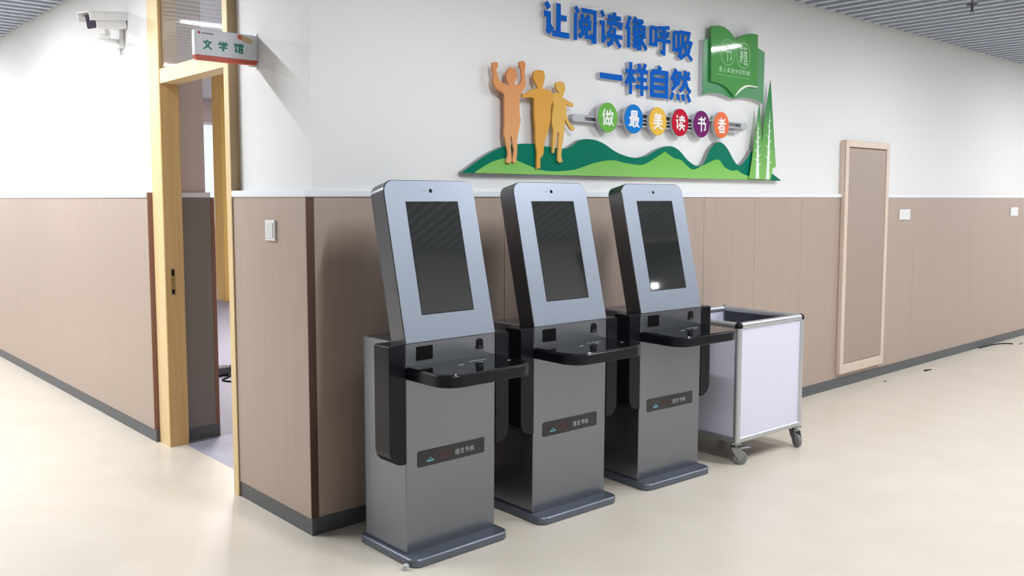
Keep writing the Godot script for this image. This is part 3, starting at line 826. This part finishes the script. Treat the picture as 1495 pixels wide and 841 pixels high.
	for q in discs:
		var c := Vector3(q[1], q[2], 0.0)
		var o := thing("slogan_disc", c, "%s round wall disc with white character %s on the grey rail" % [q[4], q[0]], "wall decoration", "slogan discs")
		b = MB.new(c)
		b.prism(ellipse(c.x, c.y, 0.080, 0.081), 0.0201, 0.037)
		obj("rim", b, M.side_grey, o)
		b = MB.new(c)
		b.prism(ellipse(c.x, c.y, 0.080, 0.081), 0.0371, 0.040, Transform3D(), 0.001)
		obj("disc", b, mat(q[3], 0.5, 0.0, 0.2), o)
		b = MB.new(c)
		glyph(b, q[0], c.x - 0.046, c.y - 0.046, 0.092, 0.092, 0.0398, 0.0412, Transform3D(), 11.0)
		obj("character", b, M.letter_white, o)
	# open book
	var bb := Vector3(3.01, 2.08, 0)
	var book := thing("book_sign", bb, "green open book panel on the wall right of the blue lettering", "wall decoration")
	b = MB.new(bb)
	var back := pts("2.681 2.416 2.764 2.437 3.0 2.43 3.282 2.43 3.353 2.412 3.349 2.078")
	back.append_array(smooth(pts("3.349 2.078 3.273 2.094 3.2 2.101 3.133 2.100 3.06 2.093 2.999 2.083 2.94 2.093 2.891 2.1 2.84 2.103 2.786 2.103 2.73 2.096 2.678 2.081")).slice(1))
	b.prism(back, zw, 0.017)
	obj("backing_board", b, M.side_grey, book)
	b = MB.new(bb)
	b.prism(back, 0.0171, 0.020)
	obj("cover", b, mat(rgb(44, 134, 70), 0.3), book)
	var page := smooth(pts("2.739 2.503 2.809 2.515 2.85 2.515 2.891 2.509 2.957 2.483 3.002 2.444"), 4)
	page.append_array(smooth(pts("3.002 2.444 3.059 2.482 3.145 2.506 3.2 2.512 3.248 2.51"), 4).slice(1))
	page.append_array(pts("3.256 2.172"))
	page.append_array(smooth(pts("3.256 2.172 3.145 2.168 3.084 2.148 3.04 2.122 3.0 2.096"), 3).slice(1))
	page.append_array(pts("2.915 2.146 2.85 2.163 2.744 2.17"))
	b = MB.new(bb)
	b.prism(page, 0.0201, 0.035, Transform3D(), 0.001)
	obj("page", b, mat(rgb(84, 156, 82), 0.05), book)
	b = MB.new(bb)
	var curl := smooth(pts("3.0 2.096 3.04 2.122 3.084 2.148 3.145 2.168 3.256 2.172"), 3)
	curl.append_array(smooth(pts("3.256 2.178 3.14 2.180 3.075 2.160 3.03 2.130 3.0 2.098"), 3))
	b.prism(curl, 0.0352, 0.0362)
	obj("page_curl", b, mat(rgb(215, 232, 212), 0.4), book)
	var pale := mat(rgb(176, 214, 176), 0.5)
	for q in [["书", 2.9155], ["籍", 3.0865]]:
		b = MB.new(bb)
		for k in 40:
			var a := TAU * k / 40; var e := TAU * (k + 1) / 40
			var c := Vector2(q[1], 2.363 if q[0] == "书" else 2.361)
			b.prism(PackedVector2Array([c + Vector2(cos(a) * 0.0765, sin(a) * 0.081), c + Vector2(cos(e) * 0.0765, sin(e) * 0.081), c + Vector2(cos(e) * 0.0735, sin(e) * 0.078), c + Vector2(cos(a) * 0.0735, sin(a) * 0.078)]), 0.0349, 0.0356)
		obj("ring", b, pale, book)
		b = MB.new(bb)
		glyph(b, q[0], q[1] - 0.044, 2.307, 0.09, 0.112, 0.0349, 0.0357, Transform3D(), 8.0)
		obj("character", b, pale, book)
	b = MB.new(bb)
	var line := "是人类进步的阶梯"
	for i in 8:
		glyph(b, line[i], 2.823 + 0.0428 * i, 2.238, 0.038, 0.032, 0.0349, 0.0357, Transform3D(), 8.0)
	obj("lettering", b, pale, book)
	b = MB.new(bb)
	for i in 24:
		b.box(Vector3(2.79 + 0.0155 * i, 2.217, 0.0349), Vector3(2.799 + 0.0155 * i, 2.222, 0.0356))
	obj("small_print", b, mat(rgb(128, 188, 112), 0.5), book)

# ---------------------------------------------------------------- fittings
func fittings():
	# wall cabinet let into the panelling
	var cb := Vector3(4.80, 0.11, 0)
	var cab := thing("wall_cabinet", cb, "tall narrow beige framed cabinet set into the wall panelling", "cabinet")
	var x0 := 4.452; var x1 := 5.158; var y0 := 0.112; var y1 := 1.888; var f := 0.050
	var b := MB.new(cb)
	b.box(Vector3(x0 + 0.004, y0 + 0.004, -0.0145), Vector3(x1 - 0.004, y1 - 0.004, 0.022))
	obj("carcass", b, M.beige, cab)
	for q in [[x0, y0, x0 + f, y1], [x1 - f, y0, x1, y1]]:
		b = MB.new(cb); b.box(Vector3(q[0], q[1], 0.002), Vector3(q[2], q[3], 0.036), 0.003); obj("stile", b, M.beige, cab)
	for q in [[x0 + f, y0, x1 - f, y0 + 0.07], [x0 + f, y1 - f, x1 - f, y1]]:
		b = MB.new(cb); b.box(Vector3(q[0], q[1], 0.002), Vector3(q[2], q[3], 0.036), 0.003); obj("rail", b, M.beige, cab)
	b = MB.new(cb)
	b.box(Vector3(x0 + f + 0.008, y0 + 0.078, 0.02), Vector3(x1 - f - 0.008, y1 - f - 0.008, 0.031), 0.002)
	obj("door", b, mat(rgb(166, 148, 136), 0.42), cab)
	b = MB.new(cb)
	b.box(Vector3(x0 + f, y0 + 0.07, 0.021), Vector3(x0 + f + 0.008, y1 - f, 0.024)); b.box(Vector3(x0 + f, y1 - f - 0.008, 0.021), Vector3(x1 - f, y1 - f, 0.024))
	obj("shadow_gap", b, M.laminate_edge, cab)
	b = MB.new(cb)
	for k in 24:
		b.box(Vector3(x0 - 0.001, 1.87 - 0.016 * k, 0.024), Vector3(x0 + 0.001, 1.876 - 0.016 * k, 0.031))
	obj("perforation", b, M.laminate_edge, cab)
	# sockets
	for q in [[5.425, "between the cabinet and the far end"], [7.90, "furthest along the long wall"]]:
		var at := Vector3(q[0] + 0.097, 1.318, 0.0)
		var o := thing("wall_socket", at, "white double socket plate on the panelling, " + q[1], "socket", "wall sockets")
		for k in 2:
			b = MB.new()
			b.box(Vector3(-0.097 + 0.098 * k, -0.0435, 0.0005), Vector3(-0.001 + 0.098 * k, 0.0435, 0.009), 0.002)
			var pl := obj("plate", b, M.plastic, o)
			b = MB.new()
			for h in [[-0.012, 0.012], [0.012, 0.012], [-0.014, -0.016], [0.014, -0.016], [0.0, -0.008]]:
				b.box(Vector3(-0.049 + 0.098 * k + h[0] - 0.002, h[1] - 0.005, 0.008), Vector3(-0.049 + 0.098 * k + h[0] + 0.002, h[1] + 0.005, 0.0094))
			obj("slot", b, mat(rgb(196, 196, 198), 0.6), pl)
	# light switch on the corner pier
	var sw := thing("light_switch", Vector3(-0.025, 1.31, -0.31), "white square light switch on the corner panelling beside the door", "switch")
	b = MB.new()
	b.box(Vector3(-0.010, -0.045, -0.045), Vector3(-0.0003, 0.045, 0.045), 0.002)
	obj("plate", b, M.plastic, sw)
	b = MB.new()
	b.box(Vector3(-0.0135, -0.034, -0.034), Vector3(-0.009, 0.034, 0.034), 0.0015)
	obj("rocker", b, mat(rgb(220, 222, 220), 0.35), sw)
	door_sign()
	security_camera()
	var sp := thing("sprinkler", Vector3(4.43, 2.71, 0.90), "small grey sprinkler head hanging below the ceiling slats", "sprinkler")
	b = MB.new()
	b.cyl(0.011, Vector3(0, 0.02, 0), Vector3(0, 0.26, 0))
	obj("pipe", b, M.steel, sp)
	b = MB.new()
	b.lathe(PackedVector2Array([Vector2(0, 0.02), Vector2(0.035, 0.02), Vector2(0.035, 0.028), Vector2(0, 0.03)]))
	b.cyl(0.009, Vector3(0, -0.02, 0), Vector3(0, 0.02, 0)); b.cyl(0.016, Vector3(0, -0.025, 0), Vector3(0, -0.021, 0))
	obj("head", b, mat(rgb(90, 92, 96), 0.5, 0.5), sp)

func door_sign():
	var o := thing("door_sign", Vector3(0.0, 2.06, -0.50), "small white projecting room sign with green characters 文学馆 beside the doorway", "sign")
	var b := MB.new()
	var z := 0.015
	b.prism(rrect(-0.278, 0.014, 0.0145, 0.126, 0.0, 0.0, 0.012, 0.012), -z, z, Transform3D(), 0.002)
	obj("plate", b, mat(rgb(222, 224, 230), 0.4), o)
	b = MB.new()
	b.prism(PackedVector2Array([Vector2(-0.278, 0.0138), Vector2(-0.268, -0.006), Vector2(0.006, -0.006), Vector2(0.0145, 0.0138)]), -z, z, Transform3D(), 0.001)
	obj("stripe", b, mat(rgb(205, 92, 74), 0.5), o)
	b = MB.new()
	var xs := [-0.243, -0.172, -0.099]
	for i in 3:
		glyph(b, "文学馆"[i], xs[i], 0.040, 0.044, 0.042, z - 0.001, z + 0.0008, Transform3D(), 16.0)
	obj("lettering", b, mat(rgb(22, 132, 112), 0.5), o)
	b = MB.new()
	b.prism(ellipse(-0.258, 0.110, 0.006, 0.006, 16), z - 0.001, z + 0.0008)
	obj("emblem", b, mat(rgb(200, 62, 66), 0.5), o)
	b = MB.new()
	for i in 9:
		b.box(Vector3(-0.247 + 0.0062 * i, 0.106, z - 0.001), Vector3(-0.2425 + 0.0062 * i, 0.1115, z + 0.0006))
	obj("small_print", b, mat(rgb(120, 112, 122), 0.6), o)
	b = MB.new()
	b.prism(ellipse(-0.071, 0.111, 0.011, 0.011, 20), z - 0.001, z + 0.001)
	obj("ornament", b, mat(rgb(214, 92, 62), 0.5), o)
	b = MB.new()
	b.prism(smooth(pts("-0.064 0.118 -0.04 0.116 -0.015 0.106 -0.012 0.088 -0.03 0.086 -0.05 0.090 -0.066 0.100 -0.064 0.118"), 3).slice(0, -1), z - 0.001, z + 0.0007)
	obj("ornament", b, mat(rgb(202, 178, 132), 0.5), o)
	for y in [0.122, -0.008]:
		b = MB.new()
		b.box(Vector3(-0.022, y - 0.006, -0.008), Vector3(0.0148, y + 0.006, 0.008), 0.002)
		b.box(Vector3(0.010, y - 0.014, -0.014), Vector3(0.0148, y + 0.014, 0.014), 0.001)
		obj("bracket", b, M.plastic, o)

func security_camera():
	var o := thing("security_camera", Vector3(0.06, 2.47, -2.40), "white bullet security camera on a wall bracket above the left panelling", "camera")
	# body axis: out of the wall to the left, slightly down and along the corridor
	var fwd := Vector3(-0.93, -0.16, 0.33).normalized()
	var rt := fwd.cross(Vector3.UP).normalized()
	var up := rt.cross(fwd)
	var t := Transform3D(Basis(rt, up, -fwd) * 1.12, Vector3(-0.128, 0.035, 0.10))     # local -z looks forward
	var b := MB.new()
	b.prism(rrect(-0.042, -0.042, 0.042, 0.040, 0.012, 0.012, 0.02, 0.02), -0.085, 0.10, t, 0.003)
	var body := obj("body", b, M.plastic, o)
	b = MB.new()
	b.prism(rrect(-0.037, -0.037, 0.037, 0.034, 0.010, 0.010, 0.012, 0.012), -0.0875, -0.084, t)
	obj("lens_window", b, mat(rgb(58, 50, 70), 0.1), body)
	b = MB.new()
	var roof := PackedVector2Array([Vector2(-0.049, 0.0), Vector2(-0.049, 0.036), Vector2(-0.038, 0.047), Vector2(0.038, 0.047), Vector2(0.049, 0.036), Vector2(0.049, 0.0), Vector2(0.045, 0.0), Vector2(0.045, 0.034), Vector2(0.036, 0.043), Vector2(-0.036, 0.043), Vector2(-0.045, 0.034), Vector2(-0.045, 0.0)])
	b.prism(roof, -0.125, 0.108, t)
	obj("hood", b, M.plastic, o)
	b = MB.new()
	b.tube(arc3([t * Vector3(0, -0.04, 0.0), t * Vector3(0, -0.075, 0.0), Vector3(-0.16, -0.058, 0.09), Vector3(-0.08, -0.065, 0.04), Vector3(-0.02, -0.06, 0.0)]), 0.014, 12)
	obj("arm", b, M.plastic, o)
	b = MB.new()
	b.box(Vector3(-0.03, -0.10, -0.045), Vector3(-0.0005, 0.075, 0.045), 0.005)
	obj("bracket", b, M.plastic, o)
	b = MB.new()
	b.tube(arc3([t * Vector3(0, 0.0, 0.10), Vector3(-0.03, 0.08, 0.02), Vector3(-0.02, 0.03, 0.0), Vector3(-0.012, -0.09, -0.004), Vector3(-0.008, -0.14, -0.004)]), 0.005, 8)
	obj("cable", b, mat(rgb(205, 205, 205), 0.5), o)

func litter():
	var b := MB.new(Vector3(5.69, 0, 0.147))
	b.box(Vector3(-0.045, 0.0, -0.008), Vector3(0.01, 0.006, 0.006), 0.001, Transform3D(Basis(Vector3.UP, 0.7), Vector3(5.69, 0, 0.147)))
	b.box(Vector3(-0.01, 0.0, -0.006), Vector3(0.06, 0.007, 0.007), 0.001, Transform3D(Basis(Vector3.UP, -0.2), Vector3(5.70, 0, 0.155)))
	lone("debris", b, M.black_soft, "bent dark scrap on the floor just past the wall cabinet", "scrap", "floor scraps")
	b = MB.new(Vector3(4.996, 0, 0.133))
	b.box(Vector3(-0.016, 0.0, -0.008), Vector3(0.016, 0.005, 0.008), 0.001, Transform3D(Basis(), Vector3(4.996, 0, 0.133)))
	lone("debris", b, mat(rgb(110, 100, 92), 0.7), "tiny brown speck on the floor below the wall cabinet", "scrap", "floor scraps")
	b = MB.new(Vector3(7.7, 0, 0.09))
	b.tube(arc3([Vector3(7.2, 0.006, 0.02), Vector3(7.5, 0.006, 0.03), Vector3(7.66, 0.006, 0.07), Vector3(7.72, 0.006, 0.14)]), 0.006)
	lone("wire", b, M.black_soft, "thin dark wire on the floor along the far skirting", "wire")
	b = MB.new(Vector3(7.84, 0, 0.2))
	b.box(Vector3(-0.05, 0.0, -0.006), Vector3(0.05, 0.006, 0.006), 0.001, Transform3D(Basis(Vector3.UP, 0.1), Vector3(7.80, 0, 0.19)))
	lone("debris", b, M.base, "short grey scrap on the floor beside the thin wire", "scrap", "floor scraps")
